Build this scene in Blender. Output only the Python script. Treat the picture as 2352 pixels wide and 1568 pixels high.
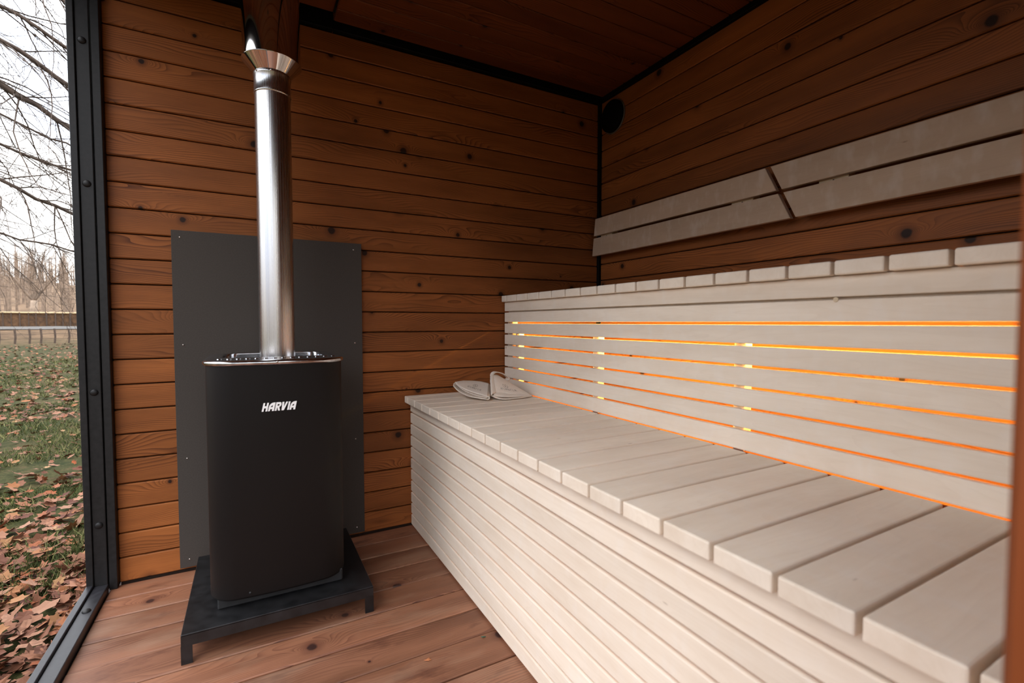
import bpy, bmesh, math, random
from mathutils import Vector, Matrix, noise
random.seed(7)
for o in list(bpy.data.objects): bpy.data.objects.remove(o)
SC = bpy.context.scene
COL = SC.collection
R = math.radians

# ------------------------------------------------------------------ camera
cd = bpy.data.cameras.new('camera'); cam = bpy.data.objects.new('camera', cd); COL.objects.link(cam)
cam.location = (0, 0, 1.0); cam.rotation_euler = (R(90-2.293), 0, R(-28.533))
cd.sensor_width = 36; cd.lens = 36*1099/2352; cd.clip_start = .02; cd.clip_end = 600
cd.dof.use_dof = True; cd.dof.focus_distance = 2.2; cd.dof.aperture_fstop = 3.6
SC.camera = cam
# ------------------------------------------------------------------ sky: bright overcast with thin blue patches
W = bpy.data.worlds.new('overcast'); SC.world = W; W.use_nodes = True
nt = W.node_tree; nt.nodes.clear()
def wn(t, **k):
    n = nt.nodes.new(t)
    for a, b in k.items(): setattr(n, a, b)
    return n
SKY = 1.08
tc = wn('ShaderNodeTexCoord'); nz = wn('ShaderNodeTexNoise'); nz.inputs['Scale'].default_value = 3.2; nz.inputs['Detail'].default_value = 4
rp = wn('ShaderNodeValToRGB'); rp.color_ramp.elements[0].position = .36; rp.color_ramp.elements[0].color = (.42, .52, .72, 1)
rp.color_ramp.elements[1].position = .56; rp.color_ramp.elements[1].color = (1.0, .99, .975, 1)
bg = wn('ShaderNodeBackground'); bg.inputs[1].default_value = SKY; ow = wn('ShaderNodeOutputWorld')
nt.links.new(tc.outputs['Generated'], nz.inputs['Vector']); nt.links.new(nz.outputs['Fac'], rp.inputs[0])
# overcast luminance: zenith much brighter than the horizon
sx = wn('ShaderNodeSeparateXYZ'); mx = wn('ShaderNodeMath', operation='MAXIMUM'); ml = wn('ShaderNodeMath', operation='MULTIPLY_ADD')
nt.links.new(tc.outputs['Generated'], sx.inputs[0]); nt.links.new(sx.outputs[2], mx.inputs[0]); mx.inputs[1].default_value = 0
nt.links.new(mx.outputs[0], ml.inputs[0]); ml.inputs[1].default_value = 4.2*SKY; ml.inputs[2].default_value = SKY; nt.links.new(ml.outputs[0], bg.inputs[1])
nt.links.new(rp.outputs[0], bg.inputs[0]); nt.links.new(bg.outputs[0], ow.inputs[0])
SC.view_settings.view_transform = 'Standard'; SC.view_settings.look = 'None'
SC.view_settings.gamma = 1; SC.view_settings.use_curve_mapping = False
SC.view_settings.exposure = 0.4
LED_POWER = 42.0

# ------------------------------------------------------------------ node helper
class G:
    def __init__(s, name):
        s.m = bpy.data.materials.new(name); s.m.use_nodes = True; s.t = s.m.node_tree
        s.b = s.t.nodes['Principled BSDF']; s.o = s.t.nodes['Material Output']
    def n(s, t, ins=None, **k):
        n = s.t.nodes.new(t)
        for a, b in k.items(): setattr(n, a, b)
        for a, b in (ins or {}).items(): s.set(n.inputs[a], b)
        return n
    def set(s, i, v):
        if isinstance(v, bpy.types.NodeSocket): s.t.links.new(v, i)
        else: i.default_value = v
    def ma(s, op, a, b=None, c=None):
        n = s.n('ShaderNodeMath', operation=op); s.set(n.inputs[0], a)
        if b is not None: s.set(n.inputs[1], b)
        if c is not None: s.set(n.inputs[2], c)
        return n.outputs[0]
    def mix(s, f, a, b, bt='MIX'):
        n = s.n('ShaderNodeMixRGB', blend_type=bt); s.set(n.inputs[0], f); s.set(n.inputs[1], a); s.set(n.inputs[2], b); return n.outputs[0]
    def comb(s, x, y, z):
        n = s.n('ShaderNodeCombineXYZ'); s.set(n.inputs[0], x); s.set(n.inputs[1], y); s.set(n.inputs[2], z); return n.outputs[0]
    def noise(s, v, sc, det=3, rough=.5):
        return s.n('ShaderNodeTexNoise', {'Vector': v, 'Scale': sc, 'Detail': det, 'Roughness': rough}).outputs[0]
    def ramp(s, v, stops):
        n = s.n('ShaderNodeValToRGB'); s.set(n.inputs[0], v); e = n.color_ramp.elements
        while len(e) < len(stops): e.new(.5)
        for q, (p, c) in zip(e, stops): q.position = p; q.color = (*c, 1)
        return n.outputs[0]
    def bump(s, h, st=.3, d=.001):
        n = s.n('ShaderNodeBump', {'Strength': st, 'Distance': d, 'Height': h}); s.set(s.b.inputs['Normal'], n.outputs[0])
    def fin(s, col, rough, metal=0, spec=None):
        s.set(s.b.inputs['Base Color'], col if isinstance(col, bpy.types.NodeSocket) else (*col, 1))
        s.set(s.b.inputs['Roughness'], rough); s.set(s.b.inputs['Metallic'], metal)
        if spec is not None: s.set(s.b.inputs['Specular IOR Level'], spec)
        return s.m

def pine(name, light, dark, knot, rings=120, rmix=.55, rough=.55, var=.3, knots=2.4, worn=0, spec=.22, kcore=.0150, stain=0):
    """plank wood: length along local X, width along local Y"""
    g = G(name); tx = g.n('ShaderNodeTexCoord').outputs['Object']; oi = g.n('ShaderNodeObjectInfo').outputs['Random']
    sp = g.n('ShaderNodeSeparateXYZ', {0: tx}); x = g.ma('ADD', sp.outputs[0], g.ma('MULTIPLY', oi, 91.7)); y = sp.outputs[1]; z = sp.outputs[2]
    ys = g.ma('ADD', y, g.ma('MULTIPLY', oi, 17.3))
    v2 = g.comb(g.ma('MULTIPLY', x, knots), g.ma('MULTIPLY', ys, 6.0), 0)
    vo = g.n('ShaderNodeTexVoronoi', {'Vector': v2, 'Scale': 1.0, 'Randomness': .95}, voronoi_dimensions='2D')
    dv = g.n('ShaderNodeVectorMath', {0: v2, 1: vo.outputs['Position']}, operation='SUBTRACT').outputs[0]
    ds = g.n('ShaderNodeSeparateXYZ', {0: dv})
    dx = g.ma('DIVIDE', ds.outputs[0], knots); dy = g.ma('DIVIDE', ds.outputs[1], 6.0)
    wob = g.ma('MULTIPLY', g.ma('SUBTRACT', g.noise(g.comb(g.ma('MULTIPLY', x, 14), g.ma('MULTIPLY', ys, 30), 0), 1, 2), .5), .012)
    def ln(a, b): return g.ma('SQRT', g.ma('ADD', g.ma('MULTIPLY', a, a), g.ma('MULTIPLY', b, b)))
    dk = g.ma('ADD', ln(dx, dy), wob)
    dg = ln(g.ma('MULTIPLY', dx, .42), dy)
    csep = g.n('ShaderNodeSeparateColor', {0: vo.outputs['Color']})
    size = g.ma('MULTIPLY', g.ma('SUBTRACT', csep.outputs[0], .12), 1.35)            # some cells have no knot
    size = g.ma('MAXIMUM', g.ma('MINIMUM', size, 1), 0)
    bump = g.ma('MULTIPLY', g.ma('POWER', 2.718, g.ma('DIVIDE', g.ma('MULTIPLY', dg, -1), .019)), g.ma('MULTIPLY', size, .105))
    low = g.noise(g.comb(g.ma('MULTIPLY', x, 1.15), g.ma('MULTIPLY', ys, 5), g.ma('MULTIPLY', z, 5)), 1, 2)
    f = g.ma('ADD', g.ma('ADD', g.ma('MULTIPLY', ys, .72), g.ma('MULTIPLY', low, .17)), bump)
    fr = g.ma('FRACT', g.ma('MULTIPLY', f, rings))
    ring = g.ma('POWER', fr, 2.4)
    fine = g.noise(g.comb(g.ma('MULTIPLY', x, 9), g.ma('MULTIPLY', ys, 420), z), 1, 3, .6)
    bigt = g.noise(g.comb(g.ma('MULTIPLY', x, 2.2), g.ma('MULTIPLY', ys, 11), z), 1, 4, .6)
    mask = g.noise(g.comb(g.ma('MULTIPLY', x, .9), g.ma('MULTIPLY', ys, 9), 3), 1, 2)
    rm = g.ma('MULTIPLY', ring, g.ma('MULTIPLY', g.ma('MAXIMUM', g.ma('MULTIPLY', g.ma('SUBTRACT', mask, .27), 2.7), .1), rmix))
    c = g.mix(rm, (*light, 1), (*dark, 1))
    c = g.mix(g.ma('MULTIPLY', g.ma('SUBTRACT', fine, .35), .55), c, (*dark, 1))
    c = g.mix(1, c, g.ramp(bigt, [(.25, (1-var, 1-var*1.05, 1-var*1.1)), (.75, (1+var*.5, 1+var*.5, 1+var*.5))]), 'MULTIPLY')
    tone = g.ma('ADD', 1-var*.55, g.ma('MULTIPLY', oi, var*1.1))
    c = g.mix(1, c, g.comb(tone, tone, tone), 'MULTIPLY')
    kc = g.ma('MULTIPLY', size, kcore)
    halo = g.n('ShaderNodeMapRange', {0: dk, 1: g.ma('MULTIPLY', kc, 2.6), 2: kc, 3: 0., 4: .6}).outputs[0]
    core = g.n('ShaderNodeMapRange', {0: dk, 1: g.ma('MULTIPLY', kc, 1.15), 2: g.ma('MULTIPLY', kc, .8), 3: 0., 4: .93}).outputs[0]
    has = g.ma('GREATER_THAN', size, .25)
    c = g.mix(g.ma('MULTIPLY', halo, has), c, (*dark, 1))
    c = g.mix(g.ma('MULTIPLY', core, has), c, (*knot, 1))
    if stain:
        st = g.noise(g.comb(g.ma('MULTIPLY', x, 3.5), g.ma('MULTIPLY', ys, 9), 2), 1, 5, .65)
        c = g.mix(g.n('ShaderNodeMapRange', {0: st, 1: .56, 2: .72, 3: 0., 4: stain}).outputs[0], c, (*[k*.75 for k in dark], 1))
        st2 = g.noise(g.comb(g.ma('MULTIPLY', x, 2.1), g.ma('MULTIPLY', ys, 7), 8), 1, 4, .6)
        c = g.mix(g.n('ShaderNodeMapRange', {0: st2, 1: .5, 2: .7, 3: 0., 4: .5}).outputs[0], c, (.33, .20, .13, 1))
    g.bump(g.ma('ADD', g.ma('MULTIPLY', ring, .35), fine), .25, .0006)
    rr = g.ma('ADD', rough, g.ma('MULTIPLY', g.ma('SUBTRACT', bigt, .5), .25))
    return g.fin(c, rr, 0, spec)

def aspen(name, base=(.88, .76, .63), shade=(.68, .54, .41), rough=.6):
    g = G(name); tx = g.n('ShaderNodeTexCoord').outputs['Object']; oi = g.n('ShaderNodeObjectInfo').outputs['Random']
    sp = g.n('ShaderNodeSeparateXYZ', {0: tx}); x = g.ma('ADD', sp.outputs[0], g.ma('MULTIPLY', oi, 53.7)); y = g.ma('ADD', sp.outputs[1], g.ma('MULTIPLY', oi, 9.1)); z = sp.outputs[2]
    big = g.noise(g.comb(g.ma('MULTIPLY', x, 3), g.ma('MULTIPLY', y, 14), g.ma('MULTIPLY', z, 14)), 1, 4, .6)
    fine = g.noise(g.comb(g.ma('MULTIPLY', x, 7), g.ma('MULTIPLY', y, 300), g.ma('MULTIPLY', z, 300)), 1, 3, .6)
    low = g.noise(g.comb(g.ma('MULTIPLY', x, 1.4), g.ma('MULTIPLY', y, 9), g.ma('MULTIPLY', z, 9)), 1, 2)
    rg = g.ma('POWER', g.ma('FRACT', g.ma('MULTIPLY', g.ma('ADD', g.ma('MULTIPLY', low, .22), g.ma('MULTIPLY', y, .6)), 75)), 4)
    fleck = g.noise(g.comb(g.ma('MULTIPLY', x, 26), g.ma('MULTIPLY', y, 13), z), 1, 2)
    c = g.mix(g.n('ShaderNodeMapRange', {0: big, 1: .3, 2: .75, 3: 0., 4: .62}).outputs[0], (*base, 1), (*shade, 1))
    c = g.mix(g.ma('MULTIPLY', rg, .16), c, (*shade, 1))
    c = g.mix(g.ma('MULTIPLY', g.ma('SUBTRACT', fine, .3), .22), c, (*shade, 1))
    c = g.mix(g.n('ShaderNodeMapRange', {0: fleck, 1: .5, 2: .75, 3: 0., 4: .25}).outputs[0], c, (.86, .79, .72, 1))
    sv = g.n('ShaderNodeTexVoronoi', {'Vector': g.comb(g.ma('MULTIPLY', x, 4), g.ma('MULTIPLY', y, 14), z), 'Scale': 1.0})
    sk = g.n('ShaderNodeMapRange', {0: sv.outputs[0], 1: .045, 2: .02, 3: 0., 4: .7}).outputs[0]
    c = g.mix(sk, c, (.28, .17, .11, 1))
    tone = g.ma('ADD', .93, g.ma('MULTIPLY', oi, .1)); c = g.mix(1, c, g.comb(tone, g.ma('MULTIPLY', tone, .995), g.ma('MULTIPLY', tone, .985)), 'MULTIPLY')
    g.bump(fine, .12, .0004)
    return g.fin(c, rough, 0, .3)

def plain(name, col, rough=.5, metal=0, nscale=30, var=.25, bump=.1, spec=None):
    g = G(name); tx = g.n('ShaderNodeTexCoord').outputs['Object']; n = g.noise(tx, nscale, 4, .6)
    c = g.mix(1, (*col, 1), g.ramp(n, [(.3, (1-var,)*3), (.7, (1+var,)*3)]), 'MULTIPLY')
    if bump: g.bump(n, bump, .001)
    return g.fin(c, g.ma('ADD', rough-.05, g.ma('MULTIPLY', n, .1)), metal, spec)

M = {}
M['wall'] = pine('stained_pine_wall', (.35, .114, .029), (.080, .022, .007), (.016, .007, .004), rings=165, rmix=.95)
M['jamb'] = pine('stained_pine_jamb', (.24, .058, .014), (.11, .022, .007), (.03, .01, .006), rings=150, rmix=.35)
M['ceil'] = pine('stained_pine_ceiling_shaded', (.20, .055, .014), (.055, .014, .005), (.020, .009, .005), rings=165, rmix=.95)  # wall pine made darker: the ceiling's shade is put into the colour
M['floor'] = pine('worn_pine_floor', (.30, .128, .068), (.095, .030, .018), (.030, .012, .010), rings=150, rmix=.9, rough=.5, var=.36, knots=1.7, spec=.4, kcore=.016, stain=.95)
M['aspen'] = aspen('pale_aspen')
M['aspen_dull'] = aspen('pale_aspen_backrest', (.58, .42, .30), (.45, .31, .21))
M['batten'] = aspen('pale_spruce_batten', (.72, .58, .40), (.6, .45, .3))
M['back'] = plain('dark_backing', (.035, .016, .009), .9)
M['steel'] = plain('black_painted_steel', (.013, .012, .012), .45, 0, 60, .3, .08, .3)
M['tube'] = plain('black_corner_steel', (.004, .0035, .0035), .6, 0, 60, .3, .05, .12)
M['sill'] = plain('black_painted_sill', (.022, .021, .024), .34, 0, 60, .3, .08, .5)
M['shield'] = plain('charcoal_board', (.060, .050, .043), .7, 0, 220, .12, .05, .2)
M['stove'] = plain('black_stove_enamel', (.0068, .0050, .0046), .5, 0, 900, .15, .2, .2)
M['tray'] = plain('black_steel_plate', (.010, .0098, .0105), .33, 0, 25, .5, .05, .5)
M['iron'] = plain('dark_iron', (.02, .02, .021), .6, .3, 40, .3, .1)
M['cap'] = plain('black_plastic', (.0025, .0025, .0025), .7, spec=.1)
M['caprim'] = plain('grey_rim', (.11, .09, .075), .5)
M['hat'] = plain('undyed_felt', (.76, .65, .54), .95, 0, 400, .1, .35, .1)
M['print'] = plain('grey_print', (.22, .17, .14), .9)
M['stone'] = plain('dark_stone', (.05, .045, .045), .8, 0, 20, .4, .3)
M['screw'] = plain('bright_screw', (.65, .6, .55), .3, 1)
def steel_pipe():
    g = G('stainless_pipe'); tx = g.n('ShaderNodeTexCoord').outputs['Object']; sp = g.n('ShaderNodeSeparateXYZ', {0: tx})
    ang = g.ma('ARCTAN2', sp.outputs[1], sp.outputs[0])
    s1 = g.noise(g.comb(g.ma('MULTIPLY', ang, 16), 0, g.ma('MULTIPLY', sp.outputs[2], .5)), 1, 3, .6)
    s2 = g.noise(g.comb(g.ma('MULTIPLY', ang, 90), 5, g.ma('MULTIPLY', sp.outputs[2], .8)), 1, 2, .6)
    g.bump(g.ma('ADD', s1, g.ma('MULTIPLY', s2, .15)), .22, .002)
    c = g.mix(s2, (.60, .585, .57, 1), (.70, .69, .68, 1))
    return g.fin(c, g.ma('ADD', .16, g.ma('MULTIPLY', s1, .22)), 1)
M['pipe'] = steel_pipe()
M['chrome'] = plain('polished_steel', (.66, .63, .61), .045, 1, 8, .05, 0)
M['rim'] = plain('bright_galvanised_rim', (.62, .63, .66), .16, 1, 35, .35, .25)
M['logo'] = plain('emblem_reflection_white', (1, 1, 1), .3, .0, 20, .02, 0)  # bright sky reflection of the metal letters painted as a white base
g = G('led_glow'); g.b.inputs['Emission Color'].default_value = (1, .42, .07, 1); g.b.inputs['Emission Strength'].default_value = 12; M['led'] = g.fin((.9, .6, .3), .5)
def ground_mat():
    g = G('autumn_lawn'); tx = g.n('ShaderNodeTexCoord').outputs['Object']
    a = g.noise(tx, 1.1, 5, .6); b = g.noise(tx, 9, 5, .65); c = g.noise(tx, 60, 3, .7)
    col = g.ramp(g.ma('ADD', g.ma('MULTIPLY', a, .5), g.ma('MULTIPLY', b, .5)), [(.38, (.018, .024, .006)), (.5, (.040, .040, .013)), (.62, (.078, .052, .025))])
    col = g.mix(1, col, g.ramp(c, [(.3, (.5, .5, .5)), (.7, (1.4, 1.35, 1.3))]), 'MULTIPLY')
    d = g.n('ShaderNodeVectorMath', {0: tx}, operation='LENGTH').outputs['Value']
    far = g.n('ShaderNodeMapRange', {0: d, 1: 25., 2: 31., 3: 0., 4: 1.}).outputs[0]
    brown = g.ramp(g.noise(tx, 1.3, 6, .75), [(.35, (.045, .028, .015)), (.65, (.16, .10, .055))])
    col = g.mix(far, col, brown)
    hill = g.n('ShaderNodeMapRange', {0: d, 1: 44., 2: 60., 3: 0., 4: 1.}).outputs[0]
    hb = g.ramp(g.noise(tx, .35, 8, .8), [(.38, (.075, .048, .028)), (.62, (.22, .145, .09))])
    col = g.mix(hill, col, hb)
    g.bump(c, .6, .02)
    return g.fin(col, .95, 0, .1)
M['ground'] = ground_mat()
def leafmat():
    g = G('fallen_leaf'); oi = g.n('ShaderNodeObjectInfo').outputs['Random']; ge = g.n('ShaderNodeNewGeometry').outputs['Random Per Island']
    r = g.ma('FRACT', g.ma('ADD', oi, g.ma('MULTIPLY', ge, 3.7)))
    col = g.ramp(r, [(0, (.060, .018, .010)), (.2, (.11, .038, .018)), (.45, (.17, .068, .034)), (.65, (.23, .115, .068)), (.85, (.19, .045, .011)), (1, (.25, .14, .06))])
    tx = g.n('ShaderNodeTexCoord').outputs['Object']
    col = g.mix(1, col, g.ramp(g.noise(tx, 60, 3), [(.3, (.7, .7, .7)), (.7, (1.2, 1.2, 1.2))]), 'MULTIPLY')
    return g.fin(col, .75, 0, .25)
M['leaf'] = leafmat()
g = G('grass_blade'); M['grass'] = g.fin(g.ramp(g.n('ShaderNodeNewGeometry').outputs['Random Per Island'], [(0, (.022, .036, .007)), (.5, (.048, .062, .014)), (.8, (.13, .13, .04)), (1, (.22, .18, .08))]), .8, 0, .2)
M['bark'] = plain('bark', (.075, .05, .035), .9, 0, 20, .35, .3)
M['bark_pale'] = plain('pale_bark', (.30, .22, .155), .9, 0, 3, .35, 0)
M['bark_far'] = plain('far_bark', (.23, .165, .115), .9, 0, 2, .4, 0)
M['reed'] = plain('dry_reed', (.105, .055, .025), .9, 0, 6, .5, 0)
M['reedtop'] = plain('fence_rail_pale', (.50, .36, .20), .8)
M['path'] = plain('gravel_path', (.068, .060, .050), .95, 0, 3, .3, .3)
M['roof'] = plain('roof_panel', (.05, .05, .05), .7)

# ------------------------------------------------------------------ object helpers
def link(name, me, mat=None, parent=None, mw=None, smooth=False):
    o = bpy.data.objects.new(name, me); COL.objects.link(o)
    if mat and not me.materials: me.materials.append(mat)
    if parent: o.parent = parent
    if mw is not None: o.matrix_world = mw if not parent else mw
    if smooth:
        for p in me.polygons: p.use_smooth = True
    return o
def place(o, parent, mw):
    o.parent = parent
    w = Matrix(); q = parent
    while q: w = q.matrix_basis @ w; q = q.parent
    o.matrix_basis = w.inverted() @ mw
def mesh(bm, name='m'):
    me = bpy.data.meshes.new(name); bm.normal_update(); bm.to_mesh(me); bm.free(); return me
def obj(name, bm, mat, parent=None, mw=Matrix(), smooth=False):
    me = mesh(bm, name); o = link(name, me, mat, smooth=smooth); place(o, parent, mw); return o
def thing(name, label, cat, loc=(0, 0, 0), group=None):
    o = bpy.data.objects.new(name, None); COL.objects.link(o); o.location = loc; o.matrix_basis = Matrix.Translation(loc)
    o['label'] = label; o['category'] = cat; o.empty_display_size = .05
    if group: o['group'] = group
    return o
def struct(name, kind='structure'):
    o = bpy.data.objects.new(name, None); COL.objects.link(o); o['kind'] = kind; o.empty_display_size = .05; return o
def tag(o, label, cat, group=None):
    o['label'] = label; o['category'] = cat
    if group: o['group'] = group
    return o
def box(bm, x0, x1, y0, y1, z0, z1, bev=0, seg=1):
    r = bmesh.ops.create_cube(bm, size=1, matrix=Matrix.Translation(((x0+x1)/2, (y0+y1)/2, (z0+z1)/2)) @ Matrix.Diagonal((x1-x0, y1-y0, z1-z0, 1)))
    if bev:
        es = list({e for v in r['verts'] for e in v.link_edges})
        bmesh.ops.bevel(bm, geom=es, offset=bev, segments=seg, affect='EDGES', profile=.5)
    return bm
def B(*a, **k): return box(bmesh.new(), *a, **k)
_pm = {}
def plank(name, parent, mat, L, Wd, T, rot, pos, bev=.003, seg=1):
    """board with local X length, Y width, Z thickness; top face at local z=0; pos = centre of the visible face"""
    key = (round(L, 4), round(Wd, 4), round(T, 4), bev, mat.name)
    if key not in _pm:
        me = mesh(B(-L/2, L/2, -Wd/2, Wd/2, -T, 0, bev=bev, seg=seg), name); me.materials.append(mat); _pm[key] = me
    o = bpy.data.objects.new(name, _pm[key]); COL.objects.link(o)
    place(o, parent, Matrix.Translation(pos) @ rot.to_4x4()); return o
def rot(cx, cy, cz): return Matrix((cx, cy, cz)).transposed()
X, Y, Z = Vector((1, 0, 0)), Vector((0, 1, 0)), Vector((0, 0, 1))
R_back = rot(X, Z, -Y); R_right = rot(-Y, Z, -X); R_ceil = rot(X, -Y, -Z); R_floor = rot(X, Y, Z); R_front = rot(-X, Z, Y)
R_seat = rot(X, Y, Z); R_fascia = rot(-Y, Z, -X)
def lathe(bm, prof, n=64, cx=0, cy=0):
    rings = []
    for r, z in prof: rings.append([bm.verts.new((cx+r*math.cos(2*math.pi*i/n), cy+r*math.sin(2*math.pi*i/n), z)) for i in range(n)])
    for a, b in zip(rings, rings[1:]):
        for i in range(n): bm.faces.new((a[i], a[(i+1) % n], b[(i+1) % n], b[i]))
    return bm
def tube(bm, pts, rads, n=6, cap=True):
    prev = None; up = Vector((0, 0, 1))
    for i, p in enumerate(pts):
        p = Vector(p); t = (Vector(pts[min(i+1, len(pts)-1)]) - Vector(pts[max(i-1, 0)])).normalized()
        a = t.cross(up if abs(t.z) < .95 else Vector((1, 0, 0))).normalized(); b = t.cross(a)
        r = rads[i] if isinstance(rads, (list, tuple)) else rads
        ring = [bm.verts.new(p + (a*math.cos(2*math.pi*k/n) + b*math.sin(2*math.pi*k/n))*r) for k in range(n)]
        if prev:
            for k in range(n): bm.faces.new((prev[k], prev[(k+1) % n], ring[(k+1) % n], ring[k]))
        elif cap: bm.faces.new(ring[::-1])
        prev = ring
    if cap: bm.faces.new(prev)
    return bm

# ================================================================== ROOM SHELL
D, XR, XL, YF, ZC = 2.287, 1.84, -.461, .08, 2.31
PITCH = .0949
wb = struct('wall_back')
obj('backing', B(XL, XR+.1, D+.020, D+.10, -.2, 2.45), M['back'], wb)
for k in range(25):
    z0 = .007 + PITCH*k - .002
    plank('plank', wb, M['wall'], 2.287, PITCH-.0045, .018, R_back, (XL+2.287/2, D, z0 + PITCH/2), .0035)
wr = struct('wall_right')
obj('backing', B(XR+.02, XR+.1, -.05, D+.1, -.2, 2.45), M['back'], wr)
for k in range(25):
    z0 = .007 + PITCH*k + .009
    plank('plank', wr, M['wall'], 2.20, PITCH-.0045, .018, R_right, (XR, YF+2.19/2, z0+PITCH/2), .0035)
ce = struct('ceiling')
obj('roof_slab', B(-.75, XR+.12, -.25, D+.12, 2.37, 2.47), M['roof'], ce)
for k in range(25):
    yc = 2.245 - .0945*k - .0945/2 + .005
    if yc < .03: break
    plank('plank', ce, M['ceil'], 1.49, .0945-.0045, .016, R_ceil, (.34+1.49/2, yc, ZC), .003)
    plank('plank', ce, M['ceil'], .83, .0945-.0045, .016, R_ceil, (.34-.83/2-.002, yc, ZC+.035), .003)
fl = struct('floor')
obj('floor_base', B(-.56, XR+.1, -.1, D+.1, -.14, -.032), M['back'], fl)
yj = [2.286, 2.17, 2.04, 1.906, 1.77, 1.634, 1.50, 1.364]
while yj[-1] > -.0: yj.append(yj[-1]-.1355)
for a, b in zip(yj, yj[1:]):
    w = a-b-.0055
    plank('plank', fl, M['floor'], 2.30, w, .03, R_floor, (-.484+1.15, (a+b)/2, random.choice((0, -.0008, -.0015))), .003)
# front wall beside the doorway the picture is taken from
wf = struct('wall_front')
obj('backing', B(.335, XR+.1, -.03, YF-.02, -.1, 2.4), M['back'], wf)
for k in range(24): plank('plank', wf, M['wall'], 1.5, PITCH-.0045, .018, R_front, (.335+.75, YF, .06+PITCH*k), .0035)
dj = struct('door_1')
plank('jamb', dj, M['jamb'], 2.25, .115, .035, rot(Z, Y, -X), (.297, .0225, 1.12), .003)
plank('jamb', dj, M['jamb'], .80, .115, .035, rot(X, Y, -Z), (-.1, .0225, 1.99), .003)
wh = struct('wall_over_door')
obj('backing', B(-.6, .335, -.03, YF-.02, 2.03, 2.4), M['back'], wh)
# black steel corner tubes
def trim(n, *a):
    o = obj('trim_%d' % n, B(*a, bev=.002), M['tube']); o['kind'] = 'structure'
trim(1, .34, XR, D-.022, D+.019, 2.284, 2.325)
trim(2, XL-.03, .339, D-.022, D+.019, 2.284, 2.366)
trim(3, XR-.020, XR+.018, .1, D-.023, 2.285, 2.325)
trim(4, 1.820, XR+.016, D-.016, D+.018, .0, 2.284)

# ================================================================== WINDOW OPENING (left) black steel frame
win = struct('window_1')
obj('post', B(-.528, -.4885, 2.250, 2.34, .0, 2.33, bev=.0025, seg=2), M['steel'], win)
obj('glazing_bead', B(-.549, -.5285, 2.243, 2.34, .0, 2.33, bev=.002, seg=2), M['steel'], win)
obj('corner_post', B(-.486, -.4612, 2.2545, 2.34, .0, 2.30, bev=.002, seg=2), M['steel'], win)
obj('sill', B(-.528, -.4865, .02, 2.2495, -.05, .028, bev=.003, seg=2), M['sill'], win)
obj('glazing_bead', B(-.549, -.5285, .02, 2.2425, -.05, .037, bev=.0025, seg=2), M['sill'], win)
obj('head', B(-.528, -.4865, .02, 2.2495, 2.26, 2.33, bev=.003), M['steel'], win)
obj('post', B(-.549, -.465, -.03, .0195, -.05, 2.33, bev=.003), M['steel'], win)
def dome(r=.0125, h=.007):
    return lathe(bmesh.new(), [(r, 0), (r*1.0, .0015), (r*.8, h*.7), (r*.45, h*.95), (.0001, h)], 20)
dm = mesh(dome(), 'bolt'); dm.materials.append(M['steel'])
for p in dm.polygons: p.use_smooth = True
for z in (.253, .745, 1.496, 1.997):
    o = bpy.data.objects.new('bolt', dm); COL.objects.link(o); place(o, win, Matrix.Translation((-.509, 2.250, z)) @ Matrix.Rotation(R(90), 4, 'X'))
for y in (2.066, 1.58, 1.08, .58):
    o = bpy.data.objects.new('bolt', dm); COL.objects.link(o); place(o, win, Matrix.Translation((-.507, y, .028)))

# ================================================================== LOWER BENCH
GX, GY = .107, .1925
def bounds():
    ys = [GY + GX*k for k in range(-1, 25)]
    ys = [y for y in ys if y < 2.24]
    return ys + [2.283]
lb = thing('lower_bench', 'low pale aspen sauna bench with slatted front, in front of the glowing upper bench', 'bench', (.9, 1.2, 0))
ys = bounds()
for a, b in zip(ys, ys[1:]):
    plank('seat_slat', lb, M['aspen'], .546, b-a-.0075, .032, R_seat, (.645+.273, (a+b)/2, .643), .0035, 2)
for k in range(11):
    plank('front_slat', lb, M['aspen'], 2.19, .0558-.0065, .018, R_fascia, (.6735, .09+2.19/2, .0035+.0558*k+.0279), .0035, 2)
for y in (.30, .88, 1.52, 2.18):
    obj('post', B(.692, .722, y-.02, y+.02, .001, .575, bev=.002), M['aspen'], lb)
obj('rail', B(.692, .722, .1, 2.27, .575, .6105, bev=.002), M['aspen'], lb)
obj('rail', B(1.14, 1.17, .1, 2.27, .56, .6105, bev=.002), M['aspen'], lb)
# ================================================================== UPPER BENCH
ub = thing('upper_bench', 'high pale aspen sauna bench with orange light glowing between its front slats', 'bench', (1.5, 1.2, 0))
for a, b in zip(ys, ys[1:]):
    plank('seat_slat', ub, M['aspen'], .645, b-a-.0075, .033, R_seat, (1.175+.3225, (a+b)/2, 1.141), .004, 2)
j = [1.1098, 1.056, .9975, .938, .879, .820, .762, .703, .6405]
for i, (t, b) in enumerate(zip(j, j[1:])):
    gp = .0075 if i else .0055
    plank('front_slat', ub, M['aspen'], 2.19, t-b-gp, .018, R_fascia, (1.194, .09+2.19/2, (t+b)/2), .003, 2)
for y in (.26, .880, 1.527, 2.172, 2.262):
    y0_, y1_ = y-(.018 if y < 2.2 else .040), min(y+.018, 2.279)
    obj('post', B(1.2130, 1.243, y0_, y1_, .6365, .984 if y < 2.2 else 1.034, bev=.0015), M['aspen'], ub)
    obj('post', B(1.2130, 1.243, y0_, y1_, .001, .5995, bev=.0015), M['aspen'], ub)
obj('rail', B(1.2130, 1.243, .1, 2.279, .600, .636, bev=.0015), M['jamb'], ub)
obj('rail', B(1.2130, 1.235, .1, 2.27, 1.035, 1.1065, bev=.0015), M['aspen'], ub)
obj('rail', B(1.79, 1.822, .1, 2.26, 1.06, 1.1065, bev=.0015), M['aspen'], ub)
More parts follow.
